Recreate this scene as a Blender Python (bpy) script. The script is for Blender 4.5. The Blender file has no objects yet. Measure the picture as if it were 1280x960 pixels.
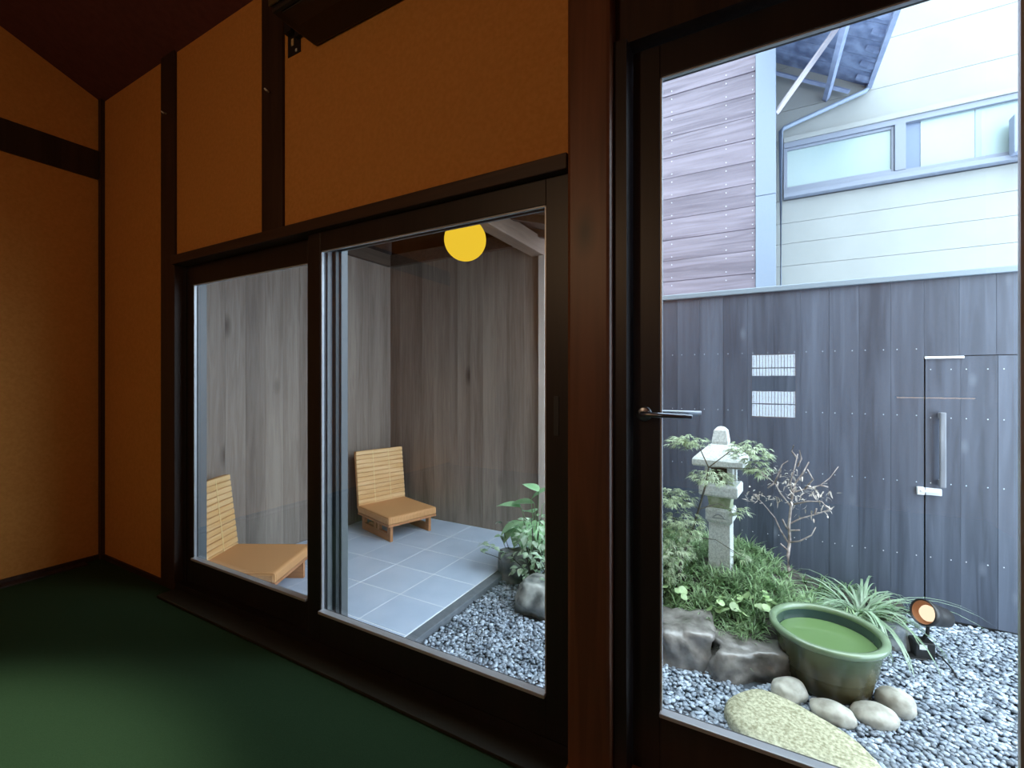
import bpy, bmesh, math, random
import numpy as np
from mathutils import Vector, Matrix
from math import pi, sin, cos, radians

S = bpy.context.scene
COL = S.collection
random.seed(7)
RNG = np.random.default_rng(7)

# ------------------------------------------------------------------ camera
cd = bpy.data.cameras.new('camera')
cam = bpy.data.objects.new('camera', cd)
COL.objects.link(cam)
cam.location = (0, 0, 1.15)
cam.rotation_euler = (pi / 2, 0, radians(28.97))
cd.sensor_width = 36
cd.lens = 563.8 / 1280 * 36
cd.shift_y = -5.25 / 1280
cd.clip_start = 0.02
S.camera = cam

# ------------------------------------------------------------------ sky (overcast) and exposure
w = bpy.data.worlds.new('world')
S.world = w
w.use_nodes = True
nt = w.node_tree
bg = nt.nodes['Background']
tc = nt.nodes.new('ShaderNodeTexCoord')
sep = nt.nodes.new('ShaderNodeSeparateXYZ')
cr = nt.nodes.new('ShaderNodeValToRGB')
cr.color_ramp.elements[0].position = 0.0
cr.color_ramp.elements[0].color = (0.60, 0.74, 0.90, 1)
cr.color_ramp.elements[1].position = 0.9
cr.color_ramp.elements[1].color = (0.80, 0.93, 1.0, 1)
nt.links.new(tc.outputs['Generated'], sep.inputs[0])
nt.links.new(sep.outputs['Z'], cr.inputs[0])
nt.links.new(cr.outputs[0], bg.inputs['Color'])
bg.inputs['Strength'].default_value = 9.2
S.view_settings.view_transform = 'Standard'
S.view_settings.look = 'None'
S.view_settings.exposure = 0.0
S.view_settings.gamma = 1.0
S.view_settings.use_curve_mapping = False


def lamp(name, kind, loc, power, color, size=0.1, target=None, **kw):
    l = bpy.data.lights.new(name, kind)
    l.energy = power
    l.color = color
    if kind in ('POINT', 'SPOT'):
        l.shadow_soft_size = size
    for k, v in kw.items():
        setattr(l, k, v)
    o = bpy.data.objects.new(name, l)
    COL.objects.link(o)
    o.location = loc
    if target is not None:
        o.rotation_euler = (Vector(target) - Vector(loc)).to_track_quat('-Z', 'Y').to_euler()
    return o


lamp('room_light', 'POINT', (-1.3, -1.3, 2.2), 33, (1.0, 0.66, 0.38), 0.12)
lamp('floor_light', 'SPOT', (-1.85, -0.55, 3.3), 600, (1.0, 1.0, 0.84), 0.10, (-1.85, -0.549, 0), spot_size=radians(49), spot_blend=0.38)
# ------------------------------------------------------------------ helpers


def link(o, parent=None):
    COL.objects.link(o)
    if parent is not None:
        o.parent = parent
    return o


def tag(o, label=None, cat=None, group=None, kind=None):
    if label: o['label'] = label
    if cat: o['category'] = cat
    if group: o['group'] = group
    if kind: o['kind'] = kind
    return o


def empty(name, loc=(0, 0, 0), rz=0.0, parent=None):
    o = bpy.data.objects.new(name, None)
    o.empty_display_size = 0.05
    o.location = loc
    o.rotation_euler = (0, 0, rz)
    return link(o, parent)


def mesh_of(name, bm, mat, smooth=False):
    me = bpy.data.meshes.new(name)
    bm.normal_update()
    bm.to_mesh(me)
    bm.free()
    me.materials.append(mat)
    if smooth:
        me.polygons.foreach_set('use_smooth', [True] * len(me.polygons))
    return me


def place(name, me, parent=None, loc=(0, 0, 0), rot=(0, 0, 0), scale=(1, 1, 1)):
    o = bpy.data.objects.new(name, me)
    o.location = loc
    o.rotation_euler = rot
    o.scale = scale
    return link(o, parent)


def obj(name, bm, mat, parent=None, loc=(0, 0, 0), rot=(0, 0, 0), smooth=False):
    return place(name, mesh_of(name, bm, mat, smooth), parent, loc, rot)


def box(x0, x1, y0, y1, z0, z1, bm=None, bevel=0.0):
    b = bmesh.new()
    bmesh.ops.create_cube(b, size=1)
    bmesh.ops.scale(b, vec=(x1 - x0, y1 - y0, z1 - z0), verts=b.verts)
    bmesh.ops.translate(b, vec=((x0 + x1) / 2, (y0 + y1) / 2, (z0 + z1) / 2), verts=b.verts)
    if bevel:
        bmesh.ops.bevel(b, geom=b.edges[:], offset=bevel, segments=2, affect='EDGES', profile=0.5)
    return b if bm is None else join(bm, b)


def join(bm, b):
    tmp = bpy.data.meshes.new('tmp')
    b.to_mesh(tmp)
    b.free()
    bm.from_mesh(tmp)
    bpy.data.meshes.remove(tmp)
    return bm


def tube(pts, radii, bm=None, n=8, cap=True):
    b = bmesh.new() if bm is None else bm
    pts = [Vector(p) for p in pts]
    if not hasattr(radii, '__len__'):
        radii = [radii] * len(pts)
    rings = []
    up = Vector((0, 0, 1))
    for i, p in enumerate(pts):
        d = (pts[min(i + 1, len(pts) - 1)] - pts[max(i - 1, 0)]).normalized()
        a = d.cross(up)
        if a.length < 1e-3:
            a = d.cross(Vector((1, 0, 0)))
        a.normalize()
        c = d.cross(a).normalized()
        rings.append([b.verts.new(p + (a * cos(2 * pi * k / n) + c * sin(2 * pi * k / n)) * radii[i]) for k in range(n)])
    for r0, r1 in zip(rings, rings[1:]):
        for k in range(n):
            b.faces.new((r0[k], r0[(k + 1) % n], r1[(k + 1) % n], r1[k]))
    if cap:
        b.faces.new(rings[0][::-1])
        b.faces.new(rings[-1])
    return b


def lathe(profile, n=48, bm=None):
    """profile: list of (r, z); closed surface of revolution about z."""
    b = bmesh.new() if bm is None else bm
    rings = []
    for r, z in profile:
        if r < 1e-5:
            rings.append([b.verts.new((0, 0, z))])
        else:
            rings.append([b.verts.new((r * cos(2 * pi * k / n), r * sin(2 * pi * k / n), z)) for k in range(n)])
    for a, c in zip(rings, rings[1:]):
        for k in range(n):
            k2 = (k + 1) % n
            if len(a) == 1 and len(c) == 1:
                continue
            if len(a) == 1:
                b.faces.new((a[0], c[k], c[k2]))
            elif len(c) == 1:
                b.faces.new((a[k], a[k2], c[0]))
            else:
                b.faces.new((a[k], a[k2], c[k2], c[k]))
    bmesh.ops.recalc_face_normals(b, faces=b.faces)
    return b


def frustum(layers, bm=None):
    """square sections: list of (half_x, half_y, z)"""
    b = bmesh.new() if bm is None else bm
    rings = []
    for hx, hy, z in layers:
        rings.append([b.verts.new(p) for p in ((-hx, -hy, z), (hx, -hy, z), (hx, hy, z), (-hx, hy, z))])
    for a, c in zip(rings, rings[1:]):
        for k in range(4):
            b.faces.new((a[k], a[(k + 1) % 4], c[(k + 1) % 4], c[k]))
    b.faces.new(rings[0][::-1])
    b.faces.new(rings[-1])
    return b


def rock(sx, sy, sz, seed, rough=0.18, flat=0.0, sub=4, cut=0.0):
    from mathutils import noise
    b = bmesh.new()
    bmesh.ops.create_icosphere(b, subdivisions=sub, radius=1)
    off = Vector((seed * 3.7, seed * 1.3, seed * 2.1))
    for v in b.verts:
        p = v.co.copy()
        if cut:   # boxier, faceted boulder
            m = max(abs(p.x), abs(p.y), abs(p.z))
            p = p.lerp(p / m * 0.86, cut)
        d = noise.noise(p * 1.3 + off) * rough + noise.noise(p * 3.1 + off) * rough * 0.4 + noise.noise(p * 7 + off) * rough * 0.12
        p = p * (1 + d)
        if flat and p.z > 0:
            p.z = p.z * (1 - flat) + flat * min(p.z, 0.55)
        v.co = Vector((p.x * sx, p.y * sy, p.z * sz))
    return b


# ------------------------------------------------------------------ materials
def new_mat(name):
    m = bpy.data.materials.new(name)
    m.use_nodes = True
    n = m.node_tree
    b = n.nodes['Principled BSDF']
    return m, n, b


def rgba(c):
    return (c[0], c[1], c[2], 1)


def coords(n, scale=(1, 1, 1), vary=True, obj_rand=True):
    t = n.nodes.new('ShaderNodeTexCoord')
    mp = n.nodes.new('ShaderNodeMapping')
    mp.inputs['Scale'].default_value = scale
    n.links.new(t.outputs['Object'], mp.inputs['Vector'])
    if vary:
        oi = n.nodes.new('ShaderNodeObjectInfo')
        mul = n.nodes.new('ShaderNodeMath'); mul.operation = 'MULTIPLY'; mul.inputs[1].default_value = 61.0
        n.links.new(oi.outputs['Random'], mul.inputs[0])
        n.links.new(mul.outputs[0], mp.inputs['Location'])
    return mp.outputs[0]


def plain(name, c, rough=0.6, c2=None, scale=8.0, bump=0.0, metal=0.0, spec=0.5, vary=True, detail=5.0, stretch=(1, 1, 1), island=0.0, lo=0.35, hi=0.65, coat=0.0):
    m, n, b = new_mat(name)
    b.inputs['Roughness'].default_value = rough
    b.inputs['Metallic'].default_value = metal
    b.inputs['Specular IOR Level'].default_value = spec
    b.inputs['Coat Weight'].default_value = coat
    b.inputs['Coat Roughness'].default_value = 0.15
    if c2 is None and not bump:
        b.inputs['Base Color'].default_value = rgba(c)
        return m
    v = coords(n, stretch, vary)
    ns = n.nodes.new('ShaderNodeTexNoise')
    ns.inputs['Scale'].default_value = scale
    ns.inputs['Detail'].default_value = detail
    n.links.new(v, ns.inputs['Vector'])
    r = n.nodes.new('ShaderNodeValToRGB')
    r.color_ramp.elements[0].position = lo
    r.color_ramp.elements[1].position = hi
    r.color_ramp.elements[0].color = rgba(c)
    r.color_ramp.elements[1].color = rgba(c2 or c)
    n.links.new(ns.outputs['Fac'], r.inputs[0])
    out = r.outputs[0]
    if island:
        g = n.nodes.new('ShaderNodeNewGeometry')
        mr = n.nodes.new('ShaderNodeMapRange')
        mr.inputs['To Min'].default_value = 1 - island
        mr.inputs['To Max'].default_value = 1 + island
        oi = n.nodes.new('ShaderNodeObjectInfo')
        ad = n.nodes.new('ShaderNodeMath'); ad.operation = 'ADD'
        fr = n.nodes.new('ShaderNodeMath'); fr.operation = 'FRACT'
        n.links.new(g.outputs['Random Per Island'], ad.inputs[0])
        n.links.new(oi.outputs['Random'], ad.inputs[1])
        n.links.new(ad.outputs[0], fr.inputs[0])
        n.links.new(fr.outputs[0], mr.inputs['Value'])
        hs = n.nodes.new('ShaderNodeHueSaturation')
        n.links.new(mr.outputs[0], hs.inputs['Value'])
        n.links.new(out, hs.inputs['Color'])
        out = hs.outputs[0]
    n.links.new(out, b.inputs['Base Color'])
    if bump:
        bp = n.nodes.new('ShaderNodeBump')
        bp.inputs['Strength'].default_value = bump
        bp.inputs['Distance'].default_value = 0.01
        n.links.new(ns.outputs['Fac'], bp.inputs['Height'])
        n.links.new(bp.outputs[0], b.inputs['Normal'])
    return m


def wood(name, dark, light, axis='Z', rough=0.5, grain=22.0, bump=0.15, value=0.18, knots=0.0, spec=0.4, coat=0.0, blotch=None, streak=0.5):
    """planks: fine grain along AXIS, slow streaks, a value of its own for each object."""
    m, n, b = new_mat(name)
    b.inputs['Roughness'].default_value = rough
    b.inputs['Specular IOR Level'].default_value = spec
    b.inputs['Coat Weight'].default_value = coat
    b.inputs['Coat Roughness'].default_value = 0.2
    sc = {'X': (0.06, 1, 1), 'Y': (1, 0.06, 1), 'Z': (1, 1, 0.06)}[axis]
    v = coords(n, sc)
    n1 = n.nodes.new('ShaderNodeTexNoise'); n1.inputs['Scale'].default_value = grain * 2.5; n1.inputs['Detail'].default_value = 7
    n.links.new(v, n1.inputs['Vector'])
    n1.inputs['Distortion'].default_value = 1.2
    n2 = n.nodes.new('ShaderNodeTexNoise'); n2.inputs['Scale'].default_value = grain * 0.45; n2.inputs['Detail'].default_value = 3
    n.links.new(v, n2.inputs['Vector'])
    mx = n.nodes.new('ShaderNodeMath'); mx.operation = 'MULTIPLY_ADD'
    n.links.new(n2.outputs['Fac'], mx.inputs[0]); mx.inputs[1].default_value = streak
    ml = n.nodes.new('ShaderNodeMath'); ml.operation = 'MULTIPLY'; ml.inputs[1].default_value = 1 - streak
    n.links.new(n1.outputs['Fac'], ml.inputs[0])
    n.links.new(ml.outputs[0], mx.inputs[2])
    r = n.nodes.new('ShaderNodeValToRGB')
    r.color_ramp.elements[0].position = 0.36; r.color_ramp.elements[0].color = rgba(dark)
    r.color_ramp.elements[1].position = 0.64; r.color_ramp.elements[1].color = rgba(light)
    n.links.new(mx.outputs[0], r.inputs[0])
    out = r.outputs[0]
    oi = n.nodes.new('ShaderNodeObjectInfo')
    mr = n.nodes.new('ShaderNodeMapRange')
    mr.inputs['To Min'].default_value = 1 - value; mr.inputs['To Max'].default_value = 1 + value
    n.links.new(oi.outputs['Random'], mr.inputs['Value'])
    hs = n.nodes.new('ShaderNodeHueSaturation')
    n.links.new(mr.outputs[0], hs.inputs['Value'])
    n.links.new(out, hs.inputs['Color'])
    out = hs.outputs[0]
    if knots:
        t = coords(n, {'X': (0.45, 1, 1), 'Y': (1, 0.45, 1), 'Z': (1, 1, 0.45)}[axis])
        vo = n.nodes.new('ShaderNodeTexVoronoi'); vo.inputs['Scale'].default_value = knots
        n.links.new(t, vo.inputs['Vector'])
        kr = n.nodes.new('ShaderNodeValToRGB')
        kr.color_ramp.elements[0].position = 0.02; kr.color_ramp.elements[0].color = (1, 1, 1, 1)
        kr.color_ramp.elements[1].position = 0.13; kr.color_ramp.elements[1].color = (0, 0, 0, 1)
        n.links.new(vo.outputs['Distance'], kr.inputs[0])
        mix = n.nodes.new('ShaderNodeMix'); mix.data_type = 'RGBA'
        n.links.new(kr.outputs[0], mix.inputs['Factor'])
        n.links.new(out, mix.inputs[6])
        mix.inputs[7].default_value = rgba(blotch or tuple(x * 0.35 for x in dark))
        out = mix.outputs[2]
    n.links.new(out, b.inputs['Base Color'])
    if bump:
        bp = n.nodes.new('ShaderNodeBump')
        bp.inputs['Strength'].default_value = bump
        bp.inputs['Distance'].default_value = 0.004
        n.links.new(mx.outputs[0], bp.inputs['Height'])
        n.links.new(bp.outputs[0], b.inputs['Normal'])
    return m


def glass_mat(name, f0=0.07):
    m, n, b = new_mat(name)
    n.nodes.remove(b)
    out = n.nodes['Material Output']
    tr = n.nodes.new('ShaderNodeBsdfTransparent')
    tr.inputs[0].default_value = (0.96, 0.98, 0.98, 1)
    gl = n.nodes.new('ShaderNodeBsdfGlossy')
    gl.inputs['Roughness'].default_value = 0.0
    g = n.nodes.new('ShaderNodeNewGeometry')
    dt = n.nodes.new('ShaderNodeVectorMath'); dt.operation = 'DOT_PRODUCT'
    n.links.new(g.outputs['Incoming'], dt.inputs[0]); n.links.new(g.outputs['Normal'], dt.inputs[1])
    ab = n.nodes.new('ShaderNodeMath'); ab.operation = 'ABSOLUTE'
    n.links.new(dt.outputs['Value'], ab.inputs[0])
    su = n.nodes.new('ShaderNodeMath'); su.operation = 'SUBTRACT'; su.inputs[0].default_value = 1.0
    n.links.new(ab.outputs[0], su.inputs[1])
    pw = n.nodes.new('ShaderNodeMath'); pw.operation = 'POWER'; pw.inputs[1].default_value = 5.0
    n.links.new(su.outputs[0], pw.inputs[0])
    ma = n.nodes.new('ShaderNodeMath'); ma.operation = 'MULTIPLY_ADD'; ma.inputs[1].default_value = 1 - f0; ma.inputs[2].default_value = f0
    n.links.new(pw.outputs[0], ma.inputs[0])
    mx = n.nodes.new('ShaderNodeMixShader')
    n.links.new(ma.outputs[0], mx.inputs[0]); n.links.new(tr.outputs[0], mx.inputs[1]); n.links.new(gl.outputs[0], mx.inputs[2])
    n.links.new(mx.outputs[0], out.inputs['Surface'])
    return m


def emit(name, c, s):
    m, n, b = new_mat(name)
    b.inputs['Base Color'].default_value = (0.0, 0.0, 0.0, 1)
    b.inputs['Specular IOR Level'].default_value = 0.0
    b.inputs['Emission Color'].default_value = rgba(c)
    b.inputs['Emission Strength'].default_value = s
    return m


def leafy(name, c1, c2, rough=0.4, scale=14, island=0.35, trans=0.25):
    m = plain(name, c1, rough, c2, scale, island=island)
    n = m.node_tree
    b = n.nodes['Principled BSDF']
    src = b.inputs['Base Color'].links[0].from_socket
    tl = n.nodes.new('ShaderNodeBsdfTranslucent')
    n.links.new(src, tl.inputs['Color'])
    mx = n.nodes.new('ShaderNodeMixShader'); mx.inputs[0].default_value = trans
    n.links.new(b.outputs[0], mx.inputs[1]); n.links.new(tl.outputs[0], mx.inputs[2])
    n.links.new(mx.outputs[0], n.nodes['Material Output'].inputs['Surface'])
    return m


PLASTER = plain('ochre_plaster', (0.50, 0.225, 0.055), 0.9, (0.56, 0.26, 0.068), 60, 0.12, spec=0.1)
DARKWOOD = wood('dark_stained_timber', (0.018, 0.010, 0.008), (0.045, 0.024, 0.016), 'Z', 0.5, 14, 0.05, 0.1, spec=0.3)
POSTWOOD = wood('reddish_post_timber', (0.075, 0.028, 0.014), (0.17, 0.068, 0.032), 'Z', 0.42, 9, 0.05, 0.05, knots=3.2, spec=0.45)
SILLWOOD = wood('threshold_timber', (0.016, 0.015, 0.010), (0.030, 0.027, 0.018), 'X', 0.5, 10, 0.05, 0.05)
BLACKWOOD = wood('black_sash_timber', (0.010, 0.008, 0.009), (0.020, 0.015, 0.015), 'Z', 0.42, 14, 0.03, 0.05, spec=0.4)
CEIL = plain('maroon_ceiling', (0.10, 0.036, 0.034), 0.85, (0.12, 0.043, 0.040), 30, spec=0.1)
MATGREEN = plain('green_woven_floor', (0.017, 0.040, 0.018), 0.95, (0.023, 0.050, 0.023), 400, 0.2, spec=0.1)
GLASS = glass_mat('window_glass')
BEAD = plain('pale_glazing_bead', (0.5, 0.52, 0.56), 0.3, metal=0.3)
ALU = plain('grey_aluminium', (0.13, 0.14, 0.15), 0.4, metal=0.2)
ALUDARK = plain('dark_aluminium', (0.04, 0.045, 0.05), 0.4, metal=0.2)
BLACK = plain('black_plastic', (0.010, 0.010, 0.011), 0.45)
OLIVE = plain('warm_lit_plastic', (0.06, 0.045, 0.02), 0.5)  # warm light on the air conditioner front is put into this olive
HANDLE = plain('dark_steel', (0.22, 0.24, 0.28), 0.3, metal=0.9)
STEEL = plain('brushed_steel', (0.75, 0.77, 0.8), 0.35, metal=0.2)
PATIOWALL = wood('grey_brown_cedar', (0.18, 0.145, 0.122), (0.36, 0.30, 0.252), 'Z', 0.5, 13, 0.10, 0.06, knots=2.6, streak=0.6)
PATIOROOF = wood('patio_roof_timber', (0.07, 0.045, 0.033), (0.13, 0.085, 0.06), 'Y', 0.6, 14, 0.1, 0.15)
BEAMWOOD = wood('patio_beam_timber', (0.16, 0.105, 0.075), (0.26, 0.175, 0.125), 'Y', 0.6, 14, 0.1, 0.05)
PALEPOST = wood('pale_post_timber', (0.50, 0.44, 0.40), (0.66, 0.59, 0.54), 'Z', 0.6, 12, 0.05, 0.02)
TILE = plain('blue_grey_tile', (0.46, 0.555, 0.72), 0.33, (0.53, 0.62, 0.78), 5, 0.02, spec=0.5)
GROUT = plain('pale_grout', (0.80, 0.84, 0.90), 0.9)
CURB = plain('dark_curb', (0.12, 0.135, 0.16), 0.7, (0.15, 0.165, 0.19), 30)
FENCE = wood('blue_black_board', (0.034, 0.041, 0.060), (0.092, 0.107, 0.146), 'Z', 0.40, 10, 0.08, 0.05, knots=5.5, blotch=(0.12, 0.135, 0.17), spec=0.5, streak=0.6)
CAP = plain('pale_blue_flashing', (0.20, 0.245, 0.29), 0.4, metal=0.2)
SIDING = wood('weathered_siding', (0.075, 0.064, 0.086), (0.225, 0.195, 0.235), 'X', 0.6, 8, 0.15, 0.05, streak=0.55)
TRIMBLUE = plain('pale_blue_metal_trim', (0.17, 0.215, 0.28), 0.45)
WHITESIDE = plain('white_siding', (0.235, 0.247, 0.238), 0.6, (0.253, 0.265, 0.256), 3)
WINFRAME = plain('mauve_grey_frame', (0.17, 0.195, 0.245), 0.45)
FROST = plain('frosted_pane', (0.235, 0.31, 0.312), 0.25, (0.262, 0.337, 0.334), 1.5, spec=0.5)
BLUEPANE = plain('blue_grey_panel', (0.11, 0.15, 0.23), 0.35)
EAVE = plain('mottled_eave_board', (0.08, 0.11, 0.20), 0.8, (0.23, 0.29, 0.43), 7, 0.1)  # blue cast of skylight in the shade is put into the board colour
EAVEWOOD = plain('blue_grey_timber', (0.16, 0.20, 0.30), 0.7, (0.22, 0.26, 0.37), 12)
PINKWOOD = plain('pale_strut_timber', (0.34, 0.32, 0.35), 0.7)
PIPE = plain('grey_drainpipe', (0.20, 0.25, 0.33), 0.5)
RUSH = None
PEBBLE = plain('slate_pebble', (0.18, 0.215, 0.27), 0.33, (0.38, 0.435, 0.515), 14, island=0.55, vary=True)
SOIL = plain('dark_soil', (0.035, 0.03, 0.026), 0.95, (0.075, 0.065, 0.06), 40, 0.5)
BED = plain('gravel_bed_base', (0.05, 0.06, 0.075), 0.9, (0.09, 0.105, 0.13), 60, 0.3)
GRANITE = plain('pale_granite', (0.42, 0.445, 0.44), 0.85, (0.62, 0.64, 0.63), 90, 0.25, detail=8)
MOSSY = plain('mossy_granite', (0.20, 0.26, 0.13), 0.9, (0.42, 0.46, 0.36), 22, 0.25)
HOLLOW_SHADE = plain('painted_hollow_shade', (0.03, 0.035, 0.03), 0.9)
BOULDER = plain('wet_dark_boulder', (0.095, 0.085, 0.080), 0.27, (0.29, 0.27, 0.255), 11, 0.9, spec=0.8, detail=8)
GREYROCK = plain('grey_rock', (0.07, 0.085, 0.105), 0.6, (0.30, 0.32, 0.33), 12, 0.7, detail=8)
RIVER = plain('pale_river_stone', (0.33, 0.315, 0.27), 0.7, (0.54, 0.525, 0.47), 26, 0.15, detail=8)
STEP = plain('speckled_step_stone', (0.23, 0.22, 0.135), 0.9, (0.50, 0.485, 0.345), 85, 0.3, detail=8)
GLAZE = plain('green_glaze_rim', (0.14, 0.20, 0.115), 0.22, (0.18, 0.25, 0.155), 12, coat=0.4)
WATER = None
BARK = plain('dry_bark', (0.20, 0.155, 0.14), 0.85, (0.42, 0.36, 0.33), 40, 0.3)
DARKBARK = plain('dark_bark', (0.05, 0.045, 0.035), 0.85, (0.10, 0.09, 0.07), 40, 0.2)
DRYLEAF = leafy('dry_curled_leaf', (0.36, 0.31, 0.27), (0.62, 0.56, 0.50), 0.7, 20, 0.3)
GRASS = leafy('mondo_grass', (0.12, 0.22, 0.085), (0.34, 0.47, 0.26), 0.36, 10, 0.55)
BLADE = leafy('pale_green_blade', (0.21, 0.32, 0.195), (0.39, 0.50, 0.37), 0.33, 8, 0.3)
MAPLE = leafy('lace_maple_leaf', (0.31, 0.39, 0.22), (0.55, 0.62, 0.46), 0.5, 8, 0.35, 0.35)
LIME = leafy('lime_round_leaf', (0.32, 0.48, 0.20), (0.52, 0.66, 0.38), 0.4, 12, 0.25)
BROAD = leafy('glossy_broad_leaf', (0.30, 0.56, 0.28), (0.44, 0.68, 0.42), 0.35, 10, 0.2)
SMALL = leafy('small_variegated_leaf', (0.24, 0.40, 0.22), (0.62, 0.74, 0.60), 0.4, 30, 0.4)

# woven rush: fine bands across local X plus tone noise
m, n, b = new_mat('woven_rush')
v = coords(n, (1, 1, 1))
wv = n.nodes.new('ShaderNodeTexWave'); wv.wave_type = 'BANDS'; wv.bands_direction = 'Y'
wv.inputs['Scale'].default_value = 30; wv.inputs['Distortion'].default_value = 1.5; wv.inputs['Detail'].default_value = 2
n.links.new(v, wv.inputs['Vector'])
rr = n.nodes.new('ShaderNodeValToRGB')
rr.color_ramp.elements[0].color = (0.52, 0.235, 0.085, 1); rr.color_ramp.elements[1].color = (0.80, 0.43, 0.19, 1)
n.links.new(wv.outputs['Fac'], rr.inputs[0]); n.links.new(rr.outputs[0], b.inputs['Base Color'])
bp = n.nodes.new('ShaderNodeBump'); bp.inputs['Strength'].default_value = 0.3; bp.inputs['Distance'].default_value = 0.004
n.links.new(wv.outputs['Fac'], bp.inputs['Height']); n.links.new(bp.outputs[0], b.inputs['Normal'])
b.inputs['Roughness'].default_value = 0.65
RUSH = m
STRIP = plain('rush_strip', (0.74, 0.44, 0.18), 0.6, (0.86, 0.58, 0.30), 30, 0.15, stretch=(1, 0.1, 1))
CORD = plain('rush_cord', (0.85, 0.62, 0.30), 0.6)
CHAIRWOOD = wood('chair_cedar', (0.40, 0.17, 0.07), (0.60, 0.28, 0.13), 'X', 0.5, 14, 0.05, 0.05)

# glazed tub: green rim running into brown lower body (glaze, not light)
m, n, b = new_mat('green_brown_glaze')
t = n.nodes.new('ShaderNodeTexCoord'); sx = n.nodes.new('ShaderNodeSeparateXYZ')
n.links.new(t.outputs['Object'], sx.inputs[0])
ns = n.nodes.new('ShaderNodeTexNoise'); ns.inputs['Scale'].default_value = 14; ns.inputs['Detail'].default_value = 5
mp = n.nodes.new('ShaderNodeMapping'); mp.inputs['Scale'].default_value = (1, 1, 0.25)
n.links.new(t.outputs['Object'], mp.inputs[0]); n.links.new(mp.outputs[0], ns.inputs['Vector'])
ma = n.nodes.new('ShaderNodeMath'); ma.operation = 'MULTIPLY_ADD'; ma.inputs[1].default_value = 0.12
n.links.new(ns.outputs['Fac'], ma.inputs[0]); n.links.new(sx.outputs['Z'], ma.inputs[2])
rr = n.nodes.new('ShaderNodeValToRGB')
rr.color_ramp.elements[0].position = 0.10; rr.color_ramp.elements[0].color = (0.045, 0.033, 0.013, 1)
rr.color_ramp.elements[1].position = 0.30; rr.color_ramp.elements[1].color = (0.080, 0.115, 0.055, 1)
e = rr.color_ramp.elements.new(0.20); e.color = (0.068, 0.064, 0.026, 1)
n.links.new(ma.outputs[0], rr.inputs[0]); n.links.new(rr.outputs[0], b.inputs['Base Color'])
b.inputs['Roughness'].default_value = 0.25; b.inputs['Coat Weight'].default_value = 0.3
TUB = m
m, n, b = new_mat('green_pond_water')
b.inputs['Base Color'].default_value = (0.115, 0.19, 0.075, 1); b.inputs['Roughness'].default_value = 0.03; b.inputs['IOR'].default_value = 1.33
WATER = m

# ================================================================== ROOM SHELL
YA = 1.27          # inner face of the window wall
YO = 1.38          # its outer face
XB = -3.731        # inner face of the left wall
YK = -2.4          # back wall
XR = 1.6           # right wall
ZC = 2.94          # ceiling height at the window wall
SLOPE = 0.43


def zc(y):
    return ZC + (YA - y) * SLOPE


floor = tag(obj('floor', box(XB - .1, XR + .1, YK - .1, YA + .02, -.05, 0), MATGREEN), 'green woven floor covering inside the dark room', None, None, 'structure')

# window wall: plaster panels, posts, lintel
wf = tag(empty('wall_front'), 'ochre plaster wall with dark posts around the window', None, None, 'structure')


def wpart(name, x0, x1, y0, y1, z0, z1, mat, parent=wf, bevel=0.0):
    return obj(name, box(x0, x1, y0, y1, z0, z1, bevel=bevel), mat, parent)


wpart('plaster_panel', -3.70, -2.93, YA, 1.335, 0.0, ZC + .05, PLASTER)
wpart('plaster_panel', -2.81, -2.0, YA, YO, 1.80, ZC + .05, PLASTER)
wpart('plaster_panel', -1.875, -0.50, YA, YO, 1.80, ZC + .05, PLASTER)
wpart('plaster_panel', 0.64, XR, YA, YO, 0.0, ZC + .05, PLASTER)
wpart('corner_post', -3.731, -3.695, YA - .022, 1.335, 0, ZC + .05, DARKWOOD)
lp = wpart('post', -2.945, -2.796, YA - .014, 1.335, 0, ZC + .05, DARKWOOD, bevel=.004)
mp_ = wpart('post', -2.013, -1.861, YA - .014, YO, 1.82, ZC + .05, DARKWOOD, bevel=.004)
mp_.active_material = DARKWOOD
wpart('main_post', -0.503, -0.371, YA - .03, YO, 0, ZC + .05, POSTWOOD, bevel=.012)
wpart('lintel', -2.796, -0.503, YA - .03, YO, 1.774, 1.822, wood('lintel_timber', (0.030, 0.016, 0.011), (0.062, 0.032, 0.020), 'X', 0.5, 12, 0.05, 0.05), bevel=.003)
wpart('head_board', -2.796, -0.503, YA + .075, YO, 1.72, 1.774, BLACKWOOD)
wpart('door_header', -0.371, 0.64, YA + .02, YO, 2.115, ZC + .05, DARKWOOD)
wpart('foundation', XB, XR, YA + .0, 1.335, -0.3, -0.0, plain('foundation_concrete', (0.2, 0.2, 0.21), 0.8))
wpart('baseboard', -3.70, -2.945, YA - .012, YA + .002, 0, 0.03, DARKWOOD)
for (x, z) in ((-1.955, 2.455), (-2.88, 2.62)):   # little screw hooks on the posts
    b = tube([(x, YA - .012, z), (x, YA - .03, z), (x + .012, YA - .042, z - .004), (x + .022, YA - .036, z - .014)], .0035, n=6)
    obj('screw_hook', b, STEEL, wf)

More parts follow.
